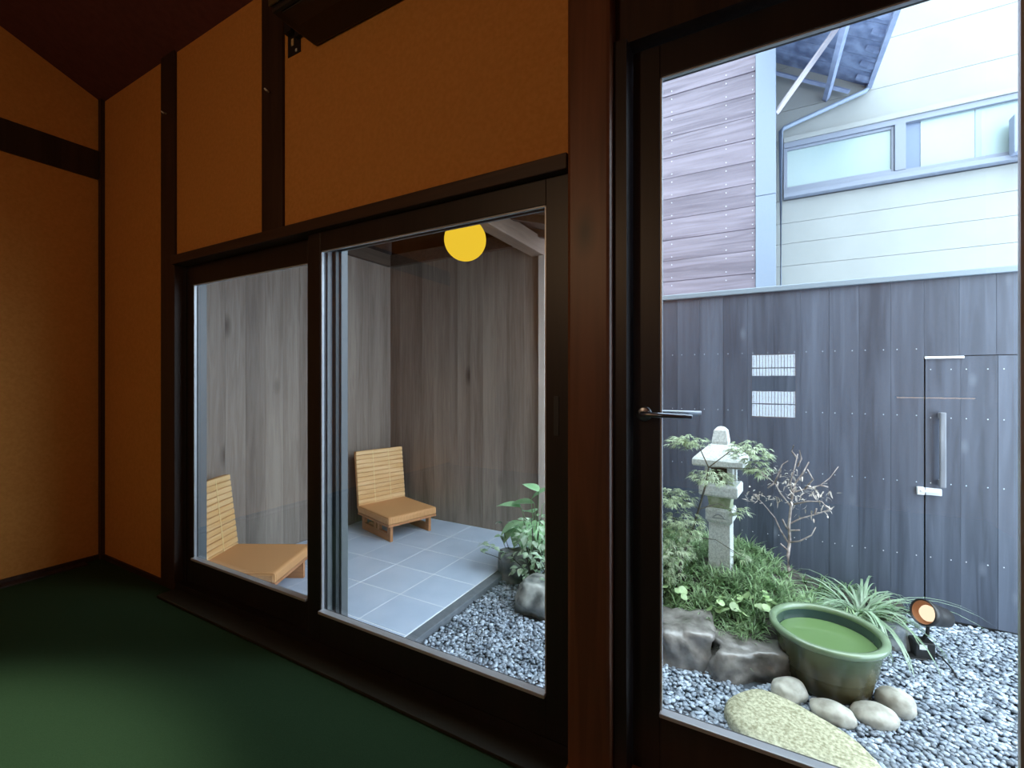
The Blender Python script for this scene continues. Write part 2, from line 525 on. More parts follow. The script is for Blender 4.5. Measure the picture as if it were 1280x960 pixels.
wl = tag(empty('wall_left'), 'ochre plaster side wall with a dark horizontal beam', None, None, 'structure')
wpart('plaster_panel', XB - .12, XB, YK, YO, 0, 5.0, PLASTER, wl)
wpart('beam', XB - .05, XB + .018, YK, YA - .022, 2.433, 2.615, DARKWOOD, wl, .003)
wpart('baseboard', XB - .02, XB + .012, YK, YA - .022, 0, 0.03, DARKWOOD, wl)
tag(obj('wall_right', box(XR, XR + .12, YK, YO, 0, 5.0), PLASTER), 'ochre plaster wall right of the door outside the picture', None, None, 'structure')
wb = tag(empty('wall_back'), 'ochre plaster wall behind the viewpoint with a small window', None, None, 'structure')
wx0, wx1, wz0, wz1 = -0.085, 0.285, 0.78, 1.40
wpart('plaster_panel', XB - .1, wx0, YK - .12, YK, 0, 5.0, PLASTER, wb)
wpart('plaster_panel', wx1, XR + .1, YK - .12, YK, 0, 5.0, PLASTER, wb)
wpart('plaster_panel', wx0, wx1, YK - .12, YK, 0, wz0, PLASTER, wb)
wpart('plaster_panel', wx0, wx1, YK - .12, YK, wz1, 5.0, PLASTER, wb)
w2 = tag(empty('window_2'), 'small slatted window in the wall behind the viewpoint', None, None, 'structure')
wpart('middle_board', wx0, wx1, YK - .06, YK - .03, 1.035, 1.19, BLACKWOOD, w2)
wpart('window_bar', wx0, wx1, YK - .06, YK - .045, 1.262, 1.272, BLACKWOOD, w2)
wpart('window_bar', wx0, wx1, YK - .06, YK - .045, .905, .915, BLACKWOOD, w2)
sl = bmesh.new()
for i in range(14):
    x = wx0 + (i + .5) * (wx1 - wx0) / 14
    box(x - .002, x + .002, YK - .05, YK - .046, wz0, wz1, sl)
o = obj('fine_slats', sl, ALU, w2); o['kind'] = 'stuff'

sl2 = tag(empty('strip_lamp', (1.28, YK + .012, .996)), 'thin warm strip lamp on the rear wall, mirrored faintly in the door glass', 'lamp')
obj('lamp_body', box(-.26, .26, -.012, .012, -.008, .016, bevel=.003), OLIVE, sl2)
obj('lamp_tube', tube([(-.25, .018, 0), (.25, .018, 0)], .006, n=10), emit('warm_strip_glow', (1.0, .62, .32), 2.2), sl2)

# sloped ceiling
b = bmesh.new()
ys = [(YO + .0, zc(YO)), (YK - .15, zc(YK - .15))]
vs = []
for x in (XB - .12, XR + .12):
    for y, z in ys:
        vs.append(b.verts.new((x, y, z))); vs.append(b.verts.new((x, y, z + .1)))
bmesh.ops.convex_hull(b, input=b.verts)
tag(obj('ceiling', b, CEIL), 'dark maroon sloping ceiling above the ochre walls', None, None, 'structure')

tag(obj('trim_3', box(XB, XB + .075, YK, 1.175, 0, .010, bevel=.002), DARKWOOD), 'dark timber floor border along the left wall', None, None, 'structure')
# timber threshold strip on the floor
tag(obj('trim_1', box(-2.796, -0.503, 1.175, YA + .005, 0, .012, bevel=.002), SILLWOOD), 'brown timber strip on the floor below the window', None, None, 'structure')
tag(obj('trim_2', box(-0.503, 0.64, 1.175, YO, 0, .012, bevel=.002), wood('door_sill_timber', (0.42, 0.15, 0.05), (0.55, 0.22, 0.08), 'X', 0.5, 10, 0.05, 0.05)), 'reddish timber door sill at the foot of the post', None, None, 'structure')

# ------------------------------------------------------------------ sliding window
win = tag(empty('window_1'), 'two-panel black sliding window looking onto the patio', None, None, 'structure')
wpart('jamb', -2.876 + .08, -2.765, YA + .03, YO, 0, 1.775, BLACKWOOD, win)
wpart('bottom_track', -2.796, -0.503, YA - .004, YO, 0.012, .045, BLACKWOOD, win)


def bead(parent, x0, x1, z0, z1, y, d=.012, t=.005):
    for nm, a in (('bead', (x0, x0 + t, z0, z1)), ('bead', (x1 - t, x1, z0, z1)), ('bead', (x0, x1, z1 - t * .8, z1))):
        wpart(nm, a[0], a[1], y, y + d, a[2], a[3], BEAD, parent)
    wpart('bottom_bead', x0, x1, y - .016, y + d, z0 - .004, z0 + .008, BEAD, parent, .002)


def sash(name, x0, x1, z0, z1, gx0, gx1, gz0, gz1, y0, y1, parent):
    s = empty(name, (0, 0, 0), 0, parent)
    wpart('stile', x0, gx0, y0, y1, z0, z1, BLACKWOOD, s, .002)
    wpart('stile', gx1, x1, y0, y1, z0, z1, BLACKWOOD, s, .002)
    wpart('rail', gx0, gx1, y0, y1, z0, gz0, BLACKWOOD, s, .001)
    wpart('rail', gx0, gx1, y0, y1, gz1, z1, BLACKWOOD, s, .001)
    ym = (y0 + y1) / 2
    wpart('pane', gx0, gx1, ym - .003, ym + .003, gz0, gz1, GLASS, s)
    bead(s, gx0, gx1, gz0, gz1, y0 + .004)
    return s


sr = sash('right_sash', -1.703, -0.506, .046, 1.773, -1.626, -0.584, .173, 1.692, YA - .0, YA + .03, win)
sl_ = sash('left_sash', -2.800, -1.690, .046, 1.773, -2.707, -1.757, .176, 1.667, YA + .036, YA + .064, win)
wpart('finger_pull', -.556, -.540, YA - .003, YA + .002, .98, 1.10, ALUDARK, sr)
# outer aluminium frame
fo = empty('outer_frame', (0, 0, 0), 0, win)
wpart('outer_jamb', -2.765, -2.735, YA + .07, YO + .01, .03, 1.75, ALU, fo)
wpart('outer_stile', -1.745, -1.668, YA + .070, YA + .098, .03, 1.75, ALU, fo, .003)
wpart('outer_seal', -1.745, -1.648, YA + .098, YA + .118, .03, 1.75, ALUDARK, fo)
wpart('outer_stile', -1.745, -1.636, YA + .118, YO + .045, .03, 1.75, ALU, fo, .003)
wpart('outer_jamb', -.530, -.505, YA + .07, YO + .01, .03, 1.75, ALU, fo)
wpart('outer_sill', -2.765, -.505, YA + .07, YO + .03, .02, .05, ALU, fo)
wpart('outer_head', -2.765, -.505, YA + .07, YO + .01, 1.72, 1.75, ALU, fo)

# ------------------------------------------------------------------ glazed door
dr = tag(empty('door_1'), 'tall dark glazed door beside the timber post, lever handle', None, None, 'structure')
wpart('door_jamb', -.371, -.334, YA + .0, YO, .012, 2.115, BLACKWOOD, dr)
wpart('door_jamb', .585, .64, YA + .0, YO, .012, 2.115, BLACKWOOD, dr)
leaf = empty('door_leaf', (0, 0, 0), 0, dr)
Y0, Y1 = 1.335, 1.366
for nm, a in (('stile', (-.332, -.255, .016, 2.11)), ('stile', (.478, .583, .016, 2.11)), ('rail', (-.255, .478, .016, .195)), ('rail', (-.255, .478, 2.017, 2.11))):
    wpart(nm, a[0], a[1], Y0, Y1, a[2], a[3], BLACKWOOD, leaf, .002)
wpart('pane', -.255, .478, 1.347, 1.353, .195, 2.017, GLASS, leaf)
bead(leaf, -.255, .478, .195, 2.017, 1.338)
hd = empty('lever_handle', (-.298, 1.335, 1.052), 0, dr)
b = lathe([(0, 0), (.022, 0), (.022, .010), (.017, .013), (0, .013)], 20)
obj('rose', b, HANDLE, hd, (0, 0, 0), (pi / 2, 0, 0), True)
b = tube([(0, -.008, 0), (0, -.030, 0), (.006, -.038, 0), (.02, -.040, 0), (.135, -.040, -.002)], [.008, .008, .008, .0075, .0065], n=10)
obj('lever', b, HANDLE, hd, smooth=True)
b = tube([(0, .036, 0.0), (0, .062, .0), (.006, .070, .0), (.02, .072, .0), (.145, .072, .002)], [.008, .008, .008, .0075, .0065], n=10)
obj('outer_lever', b, HANDLE, hd, smooth=True)
b = lathe([(0, 0), (.022, 0), (.022, .010), (.017, .013), (0, .013)], 20)
obj('rose', b, HANDLE, hd, (0, .032, 0), (-pi / 2, 0, 0), True)

# ------------------------------------------------------------------ air conditioner
ac = tag(empty('air_conditioner', (-1.18, YA, 2.69)), 'black wall air conditioner at the top edge above the window', 'air conditioner')
obj('casing', box(-.47, .47, -.205, -.001, -.135, .14, bevel=.012), BLACK, ac)
obj('front_cover', box(-.468, .468, -.216, -.206, -.115, .135, bevel=.004), OLIVE, ac)
obj('air_flap', box(-.42, .42, -.19, -.12, -.141, -.136, bevel=.002), plain('flap_grey', (.016, .016, .017), .4), ac)
pl = bmesh.new()
box(-.655, -.57, -.004, -.0005, -.115, .02, pl)
box(-.645, -.60, -.03, -.004, -.03, .02, pl)
box(-.585, -.47, -.02, -.004, -.06, -.0, pl)
obj('mounting_plate', pl, BLACK, ac)
obj('screw', box(-.628, -.612, -.007, -.003, -.075, -.045), plain('pale_screw', (.5, .36, .2), .5), ac)
obj('screw', box(-.60, -.59, -.007, -.003, -.108, -.096), STEEL, ac)

# ================================================================== PATIO
ZP, ZG = -0.20, -0.24
XL, YF = -3.357, 3.47


def plank_mesh(name, wd, th, ht, mat, axis='Z', bev=.003):
    if axis == 'Z':
        return mesh_of(name, box(0, wd, 0, th, 0, ht, bevel=bev), mat)
    return mesh_of(name, box(0, ht, 0, th, 0, wd, bevel=bev), mat)


pf = tag(empty('floor_patio'), 'patio floor of blue-grey square tiles', None, None, 'structure')
wpart('grout_bed', XL, -1.643, 1.335, YF, ZP - .06, ZP - .0012, GROUT, pf)
wpart('curb', -1.643, -1.575, YO, YF, ZP - .08, ZP - .004, CURB, pf, .004)
tw, td, g = .350, .330, .0035
tme = mesh_of('tile', box(g, tw - g, g, td - g, -.02, 0, bevel=.0012), TILE)
tme2 = mesh_of('tile_cut', box(g, .314 - g, g, td - g, -.02, 0, bevel=.0012), TILE)
tme3 = mesh_of('tile_half', box(g, tw - g, -.04, .105 - g, -.02, 0, bevel=.0012), TILE)
for i in range(5):
    for j in range(7):
        x = -1.643 - (i + 1) * tw
        y = 1.155 + j * td
        z = ZP + random.uniform(-.0008, .0008)
        if j == 0:
            if i < 4: place('tile', tme3, pf, (x, 1.38, z))
            continue
        if i == 4:
            place('tile', tme2, pf, (XL, y, z))
        else:
            place('tile', tme, pf, (x, y, z))

pw = tag(empty('wall_patio_left'), 'grey-brown vertical board wall on the left of the patio', None, None, 'structure')
wpart('backing', XL - .06, XL - .016, 1.30, YF + .05, ZP - .1, 2.95, DARKWOOD, pw)
wd = .1493
me = mesh_of('plank', box(-.016, 0, .0004, wd - .0004, 0, 2.62, bevel=.0007), PATIOWALL)
for i in range(14):
    place('plank', me, pw, (XL + random.uniform(-.001, .001), YO + i * wd, ZP + .001))
wpart('top_beam', XL, XL + .05, YO, YF - .03, 2.305, 2.42, PATIOROOF, pw, .003)

pb = tag(empty('wall_patio_back'), 'grey-brown vertical board wall at the end of the patio', None, None, 'structure')
wpart('backing', XL, -1.655, YF + .016, YF + .06, ZP - .1, 2.80, DARKWOOD, pb)
wd = (-1.655 - XL) / 12
me = mesh_of('plank', box(.0004, wd - .0004, 0, .016, 0, 2.52, bevel=.0007), PATIOWALL)
for i in range(12):
    place('plank', me, pb, (XL + i * wd, YF + random.uniform(-.001, .001), ZP + .001))
wpart('top_beam', XL + .05, -1.72, YF - .05, YF, 2.305, 2.42, PATIOROOF, pb, .003)
wpart('end_post', -1.652, -1.592, YF - .03, YF + .06, ZG, 2.20, PALEPOST, pb, .003)

rf = tag(empty('patio_roof'), 'dark timber roof over the patio with a brown eave beam', None, None, 'structure')
wpart('eave_beam', -1.72, -1.606, YO, YF + .08, 2.20, 2.345, BEAMWOOD, rf, .004)


def roof_z(x):
    return 2.232 + (-1.2 - x) * .30


for j in range(9):                      # roof boards, each a piece of its own
    y0 = YO + j * .24
    b = bmesh.new()
    for x in (-3.46, -1.18):
        for y in (y0 + .002, y0 + .238):
            b.verts.new((x, y, roof_z(x) + .03)); b.verts.new((x, y, roof_z(x) + .05))
    bmesh.ops.convex_hull(b, input=b.verts)
    obj('roof_board', b, PATIOROOF, rf)
for j in range(5):
    y0 = YO + .08 + j * .47
    b = bmesh.new()
    for x in (-3.35, -1.24):
        for y in (y0, y0 + .05):
            b.verts.new((x, y, roof_z(x) - .03)); b.verts.new((x, y, roof_z(x) + .029))
    bmesh.ops.convex_hull(b, input=b.verts)
    obj('rafter', b, PATIOROOF, rf)
wpart('gutter', -1.18, -1.13, YO, YF + .1, roof_z(-1.18) - .01, roof_z(-1.18) + .04, CAP, rf, .01)

# globe lamp
gl = tag(empty('globe_lamp', (-1.66, 2.38, 2.045)), 'round glowing yellow globe lamp hanging under the patio roof', 'lamp')
b = bmesh.new(); bmesh.ops.create_uvsphere(b, u_segments=40, v_segments=24, radius=.1335)
obj('globe', b, emit('yellow_globe_glow', (0.80, 0.50, 0.030), 1.3), gl, smooth=True)
obj('cap', lathe([(0, .125), (.035, .125), (.035, .15), (.012, .16), (0, .16)], 20), BLACK, gl, smooth=True)
obj('cord', tube([(0, 0, .155), (0, 0, roof_z(-1.66) + .03 - 2.045)], .005), BLACK, gl)

# ------------------------------------------------------------------ floor chairs


def make_chair(label):
    W, D, H, T = .48, .55, .215, .068
    c = tag(empty('floor_chair'), label, 'chair', 'low woven chairs on the patio')
    sb = box(-D / 2, D / 2, -W / 2, W / 2, H - T, H, bevel=.016)
    obj('seat', sb, RUSH, c)
    obj('seat_frame', box(-D / 2 + .006, D / 2 - .004, -W / 2 + .004, W / 2 - .004, H - T - .014, H - T + .002), CHAIRWOOD, c)
    # backrest: slab with 13 proud woven strips and two binding cords, leaning back
    bk = obj('backrest', box(-.05, -.012, -W / 2 + .004, W / 2 - .004, 0.0, .515, bevel=.008), RUSH, c, (-D / 2 + .035, 0, H - .03), (0, radians(-7), 0))
    N = 13
    st = mesh_of('strip', box(-.014, 0, -W / 2, W / 2, 0.0015, .515 / N - .0015, bevel=.006), STRIP)
    for k in range(N):
        place('strip', st, bk, (random.uniform(-.001, .001), 0, k * .515 / N))
    for yy in (-.075, .085):
        obj('cord', box(-.0005, .0025, yy - .004, yy + .004, .004, .511), CORD, bk)
    obj('back_panel', box(-.062, -.051, -W / 2 + .012, W / 2 - .012, 0.0, .505), plain('chair_back_panel', (.06, .035, .022), .6), bk)
    for s in (-1, 1):                      # side legs: pierced boards
        y = s * (W / 2 - .05)
        b = bmesh.new()
        y0, y1 = y - .012, y + .012
        z1 = H - T - .015
        box(-D / 2 + .02, D / 2 - .035, y0, y1, z1 - .022, z1, b)
        box(-D / 2 + .02, D / 2 - .035, y0, y1, .0, z1 - .070, b)
        for x in (-D / 2 + .02, -.04, .02, D / 2 - .035 - .05):
            box(x, x + (.05 if abs(x) > .1 else .04), y0, y1, z1 - .071, z1 - .021, b)
        obj('side_leg', b, CHAIRWOOD, c)
    obj('cross_bar', box(-.17, -.145, -W / 2 + .06, W / 2 - .06, .03, .075), CHAIRWOOD, c)
    return c


def dup(root):
    r = root.copy(); COL.objects.link(r)
    for ch in list(root.children):
        c = ch.copy(); COL.objects.link(c); c.parent = r
        for g_ in ch.children:
            d = g_.copy(); COL.objects.link(d); d.parent = c
    return r


ch1 = make_chair('low woven rush chair in the far patio corner, seen from its front')
ch1.location = (-2.875, 3.05, ZP); ch1.rotation_euler = (0, 0, radians(-16))
ch2 = dup(ch1)
ch2['label'] = 'low woven rush chair close behind the left window panel'
ch2.location = (-2.857, 1.727, ZP); ch2.rotation_euler = (0, 0, radians(28))

# ================================================================== GARDEN GROUND
gd = tag(empty('ground'), 'garden ground of slate gravel', None, None, 'structure')
wpart('gravel_base', -1.575, 2.6, YO, YF + .02, ZG - .10, ZG - .012, BED, gd)
bed_poly = [(-1.0, 2.42), (-.45, 2.36), (-.2, 2.36), (.12, 2.50), (.2, 2.62), (.5, 2.90), (.66, 3.02), (.72, 3.46), (-1.0, 3.46)]


def inside(x, y, poly):
    c = False
    j = len(poly) - 1
    for i in range(len(poly)):
        xi, yi = poly[i]; xj, yj = poly[j]
        if (yi > y) != (yj > y) and x < (xj - xi) * (y - yi) / (yj - yi) + xi:
            c = not c
        j = i
    return c


def sst(a, b_, x):
    t_ = min(1, max(0, (x - a) / (b_ - a)))
    return t_ * t_ * (3 - 2 * t_)


def mound_z(x, y):
    from mathutils import noise
    e = min(1.0, max(0.0, (y - (2.36 + max(0, x) * .95)) / .10))
    h = -.255 + .10 * e + .17 * sst(2.38, 3.05, y) * (1 - sst(-.12, .42, x)) * e
    return h + noise.noise(Vector((x * 6, y * 6, 0))) * .012


b = bmesh.new()
nx, ny = 56, 40
grid = {}
for i in range(nx + 1):
    for j in range(ny + 1):
        x = -1.0 + i * 1.75 / nx; y = 2.32 + j * 1.14 / ny
        grid[i, j] = b.verts.new((x, y, mound_z(x, y)))
for i in range(nx):
    for j in range(ny):
        q = [grid[i, j], grid[i + 1, j], grid[i + 1, j + 1], grid[i, j + 1]]
        cx_ = sum(v.co.x for v in q) / 4; cy_ = sum(v.co.y for v in q) / 4
        if inside(cx_, cy_, bed_poly):
            b.faces.new(q)
bmesh.ops.delete(b, geom=[v for v in b.verts if not v.link_faces], context='VERTS')
obj('soil_mound', b, SOIL, gd, smooth=True)

# keep-out circles for pebbles
KEEP = [(.26, 2.51, .155), (-.33, 2.42, .13), (-.12, 2.43, .14), (.02, 2.49, .13), (-1.52, 2.80, .12), (-1.17, 2.47, .13), (.70, 2.985, .04)]
step_poly = [(-.13, 2.06), (-.07, 2.2), (.02, 2.245), (.18, 2.185), (.33, 2.07), (.37, 1.93), (.2, 1.82), (-.02, 1.88)]
spots = []
d = .0180
y = YO + .06
row = 0
while y < YF - .005:
    x = -1.56 + (row % 2) * d / 2
    while x < 1.75:
        px, py = x + random.uniform(-.006, .006), y + random.uniform(-.006, .006)
        if not (inside(px, py, bed_poly) or inside(px, py, step_poly) or any((px - a) ** 2 + (py - c) ** 2 < r * r for a, c, r in KEEP)) and not (-0.85 < px < -0.55 and py < 3.4):
            spots.append((px, py))
        x += d
    y += d * .87
    row += 1

bm = bmesh.new(); bmesh.ops.create_icosphere(bm, subdivisions=1, radius=1)
# round the icosahedron into irregular pebble prototypes
protos = []
for s in range(6):
    b2 = bm.copy()
    rr_ = random.Random(s)
    for v_ in b2.verts:
        v_.co *= rr_.uniform(.86, 1.12)
    protos.append(b2)
ico_v = [np.array([v_.co[:] for v_ in p.verts]) for p in protos]
protos[0].faces.ensure_lookup_table()
ico_f = np.array([[v_.index for v_ in f.verts] for f in bm.faces])
pmesh = []
for p in protos:
    pmesh.append(mesh_of('pebble', p, PEBBLE, True))
bm.free()


def px_size(x, y):        # nearness to the viewpoint decides which pebbles are single objects
    return 1.0 / math.hypot(x, y)


def seen(x, y):           # lies behind one of the two glazed openings (from the room)
    t1 = 1.29 / y
    a = x * t1
    return (-1.62 < a < -.59 and t1 * (ZG - 1.15) + 1.15 > .18) or (-.24 < x * 1.35 / y < .47 and 1.35 / y * (ZG - 1.15) + 1.15 > .2)


spots.sort(key=lambda p: -px_size(*p))
front = [p for p in spots if seen(*p)]
single = set(front[:290])
V, Fc, off = [], [], 0
for (x, y) in spots:
    s = random.uniform(.0080, .0160)
    sc = (s * random.uniform(.9, 1.35), s * random.uniform(.75, 1.05), s * random.uniform(.4, .7))
    rz = random.uniform(0, pi); tilt = random.uniform(-.35, .35)
    z = ZG + random.uniform(-.008, .006)
    k = random.randrange(6)
    if (x, y) in single:
        place('pebble', pmesh[k], gd, (x, y, z), (tilt, random.uniform(-.3, .3), rz), sc)
    else:
        R_ = np.array(Matrix.Rotation(rz, 3, 'Z') @ Matrix.Rotation(tilt, 3, 'X'))
        V.append((ico_v[k] * np.array(sc)) @ R_.T + np.array((x, y, z)))
        Fc.append(ico_f + off); off += len(ico_v[k])
me = bpy.data.meshes.new('gravel')
me.from_pydata(np.concatenate(V).tolist(), [], np.concatenate(Fc).tolist())
me.materials.append(PEBBLE)
me.polygons.foreach_set('use_smooth', [True] * len(me.polygons))
o = place('gravel', me, gd); o['kind'] = 'stuff'

# ------------------------------------------------------------------ boulders, stones
KS = 'stone'


def stone(name, bmx, mat, loc, rz, label, cat, group=None, smooth=True):
    o = obj(name, bmx, mat, None, loc, (0, 0, rz), smooth)
    return tag(o, label, cat, group)


stone('boulder', rock(.150, .15, .145, 3, .34, .35, cut=.7), BOULDER, (-.345, 2.44, -.180), .2, 'taller wet dark boulder at the door edge below the maple', 'boulder', 'boulders edging the planted mound')
stone('boulder', rock(.205, .135, .125, 8, .34, .45, cut=.7), BOULDER, (-.060, 2.465, -.200), radians(22), 'long low wet boulder between the tall boulder and the green tub', 'boulder', 'boulders edging the planted mound')
stone('boulder', rock(.085, .07, .085, 12, .2, .2, cut=.5), GREYROCK, (.60, 3.03, -.20), .4, 'small dark rock under the grass clump beside the spotlight', 'boulder')
RS = 'pale river stones round the tub'
stone('river_stone', rock(.076, .060, .052, 21, .10), RIVER, (.105, 2.315, -.212), .6, 'pale river stone left of the tub, next to the long boulder', 'stone', RS)
stone('river_stone', rock(.082, .052, .045, 22, .10), RIVER, (.255, 2.262, -.222), -.2, 'pale river stone in front of the tub, near the stepping stone', 'stone', RS)
stone('river_stone', rock(.082, .058, .046, 23, .10), RIVER, (.405, 2.325, -.220), .15, 'flattish pale river stone at the front right foot of the tub', 'stone', RS)
stone('river_stone', rock(.072, .060, .055, 24, .10), RIVER, (.495, 2.450, -.212), -.5, 'greyer river stone right of the tub, farthest right of the stones', 'stone', RS)

b = bmesh.new()
from mathutils import noise as mnoise
cx0 = sum(p[0] for p in step_poly) / len(step_poly); cy0 = sum(p[1] for p in step_poly) / len(step_poly)
pol = []
M_ = len(step_poly)
for i in range(M_):
    p0, p1, p2, p3 = [Vector(step_poly[(i + k) % M_]) for k in (-1, 0, 1, 2)]
    for k in range(6):
        t_ = k / 6
        pol.append(.5 * ((2 * p1) + (p2 - p0) * t_ + (2 * p0 - 5 * p1 + 4 * p2 - p3) * t_ ** 2 + (3 * p1 - p0 - 3 * p2 + p3) * t_ ** 3))
rings = []
for (sc_, z) in ((1.02, ZG - .02), (1.03, ZG + .015), (1.0, ZG + .038), (.93, ZG + .050), (.6, ZG + .054), (.25, ZG + .055)):
    rings.append([b.verts.new((cx0 + (p.x - cx0) * sc_, cy0 + (p.y - cy0) * sc_, z + mnoise.noise(Vector((p.x * 9 * sc_, p.y * 9 * sc_, z * 4))) * .006)) for p in pol])
for a, c in zip(rings, rings[1:]):
    for k in range(len(pol)):
        b.faces.new((a[k], a[(k + 1) % len(pol)], c[(k + 1) % len(pol)], c[k]))
b.faces.new(rings[-1])
tag(obj('stepping_stone', b, STEP, None, smooth=True), 'flat speckled yellowish stepping stone in the gravel before the tub', 'stone')

# planters of rough rock near the window
stone('planter_rock', rock(.135, .12, .160, 31, .34, .45, cut=.3), GREYROCK, (-1.50, 2.80, -.155), .5, 'dark rough rock at the patio edge, behind the lighter rock', 'rock', 'rocks by the patio edge')
stone('planter_rock', rock(.165, .14, .155, 35, .34, .4, cut=.3), plain('lighter_grey_rock', (0.12, 0.13, 0.135), .65, (0.44, 0.45, 0.43), 12, .7, detail=8), (-1.165, 2.48, -.165), .2, 'lighter grey rough rock beside the right window stile', 'rock', 'rocks by the patio edge')

# ------------------------------------------------------------------ glazed tub
tb = tag(empty('garden_tub', (.26, 2.51, ZG)), 'round green and brown glazed tub full of green water', 'tub')
prof = [(0, 0), (.150, 0), (.158, .008)]
for k in range(10):
    z = .02 + k * .021
    r = .160 + .050 * (z / .25) ** .9
    rib = .003 if k >= 4 else .0
    prof += [(r + rib, z), (r - rib * .4, z + .011)]
prof += [(.207, .232)]
obj('body', lathe(prof + [(.206, .236), (.202, .236), (.160, .03), (0, .025)], 72), TUB, tb, smooth=True)
obj('inner_wall', lathe([(.1985, .25), (.1945, .22), (.188, .17)], 72), plain('shaded_inner_glaze', (.030, .055, .055), .2, coat=.4), tb, smooth=True)  # dark teal glaze, with the shadow under the rim put into its colour
obj('rim', lathe([(.205, .228), (.222, .232), (.2300, .242), (.2300, .254), (.225, .261), (.210, .263), (.199, .258), (.196, .246), (.198, .232), (.205, .228)], 72), GLAZE, tb, smooth=True)
obj('water', lathe([(0, .200), (.190, .200), (.190, .196), (0, .196)], 64), WATER, tb)

# ------------------------------------------------------------------ stone lantern
ln = tag(empty('stone_lantern', (-.215, 3.0, -.02), radians(-6)), 'pale carved stone lantern standing among the garden plants', 'lantern')
Z0 = .02
obj('finial', frustum([(.050, .050, .770), (.054, .054, .80), (.047, .047, .84), (.042, .042, .866), (.024, .024, .884), (.002, .002, .889)]), GRANITE, ln)
obj('roof', frustum([(.060, .060, .648), (.160, .160, .660), (.166, .166, .668), (.166, .166, .698), (.156, .156, .710), (.085, .085, .768), (.066, .066, .782)]), GRANITE, ln)
for sx_ in (-1, 1):
    for sy_ in (-1, 1):
        obj('firebox_pillar', box(sx_ * .075 - .020, sx_ * .075 + .020, sy_ * .075 - .020, sy_ * .075 + .020, .550, .656, bevel=.004), GRANITE, ln)
obj('firebox_shade_block', box(-.066, .066, -.066, .066, .550, .655), HOLLOW_SHADE, ln)  # solid dark block painted as the shade inside the firebox
obj('platform', frustum([(.088, .088, .475), (.122, .122, .484), (.128, .128, .492), (.128, .128, .540), (.120, .120, .552)]), GRANITE, ln)
obj('neck', frustum([(.072, .072, .405), (.070, .070, .42), (.080, .080, .475)]), MOSSY, ln)
obj('collar', frustum([(.074, .074, .315), (.090, .090, .335), (.090, .090, .392), (.084, .084, .406)]), GRANITE, ln)
b = bmesh.new()
arc = [(.034 * cos(a), -.0915, .350 + .022 * sin(a)) for a in np.linspace(.15, pi - .15, 9)]
tube(arc, .0035, b, 6)
tube([(-.045, -.0915, .351), (.045, -.0915, .351)], .003, b, 6)
obj('carved_arch', b, plain('carved_groove', (.25, .27, .28), .9), ln)
ln.scale = (.82, .82, 1)
obj('shaft', frustum([(.076, .076, -.06), (.073, .073, .02), (.071, .071, .315)]), GRANITE, ln)

# ------------------------------------------------------------------ blades and leaves


def ribbon(bmv, bmf, root, az, length, lift, droop, width, segs=4, twist=0.0):
    """appends an arching blade; points follow a curve that rises then droops"""
    root = np.array(root, float)
    dirh = np.array([cos(az), sin(az), 0]); side = np.array([-sin(az), cos(az), 0])
    base = len(bmv)
    p = root.copy(); ang = lift
    st = length / segs
    for k in range(segs + 1):
        t_ = k / segs
        wv_ = width * (1 - t_ ** 2.2) * (.55 + .9 * t_ if t_ < .5 else 1.0) + .0004
        bmv.append(p + side * wv_ * .5 + np.array([0, 0, wv_ * .12]))
        bmv.append(p - side * wv_ * .5 + np.array([0, 0, wv_ * .12]))
        p = p + (dirh * cos(ang) + np.array([0, 0, 1]) * sin(ang)) * st
        ang -= droop / segs
    for k in range(segs):
        a = base + 2 * k
        bmf.append((a, a + 1, a + 3, a + 2))


def mesh_np(name, V_, F_, mat, smooth=True):
    me_ = bpy.data.meshes.new(name)
    me_.from_pydata([tuple(map(float, v)) for v in V_], [], [tuple(map(int, f)) for f in F_])
    me_.materials.append(mat)
    if smooth:
        me_.polygons.foreach_set('use_smooth', [True] * len(me_.polygons))
    return me_


# low mondo grass covering the mound
V_, F_ = [], []
nt_ = 0
while nt_ < 560:
    x = random.uniform(-.72, .66); y = random.uniform(2.40, 3.44)
    if not inside(x, y, bed_poly): continue
    if (x + .215) ** 2 + (y - 3.0) ** 2 < .012: continue
    if (x - .26) ** 2 + (y - 2.51) ** 2 < .075: continue
    if x > .02 and y > 2.98 and random.random() < .82: continue
    if (x + .345) ** 2 / .028 + (y - 2.42) ** 2 / .02 < 1: continue
    nt_ += 1
    z = mound_z(x, y) - .004
    big = random.uniform(.75, 1.25)
    for k in range(random.randint(15, 22)):
        az = random.uniform(0, 2 * pi)
        ribbon(V_, F_, (x + random.uniform(-.012, .012), y + random.uniform(-.012, .012), z), az, random.uniform(.06, .125) * big, random.uniform(.7, 1.45), random.uniform(.9, 2.1), random.uniform(.0055, .0100), 3)
gc = place('mondo_grass', mesh_np('mondo_grass', V_, F_, GRASS))
tag(gc, 'low tufted green grass covering the planted mound', 'grass', None, 'stuff')

# round-leaved plants among the grass


def round_leaf_mesh(name, mat, r=.03):
    b_ = bmesh.new()
    c_ = b_.verts.new((r * .2, 0, 0))
    ring = []
    N = 11
    for k in range(N):
        a = -pi + (k + .5) * 2 * pi / N
        rr2 = r * (1 + .07 * (k % 2))
        ring.append(b_.verts.new((r * .9 + rr2 * cos(a), rr2 * sin(a), .10 * r * cos(2 * a) + .12 * r)))
    for k in range(N):
        b_.faces.new((c_, ring[k], ring[(k + 1) % N]))
    return mesh_of(name, b_, mat, True)


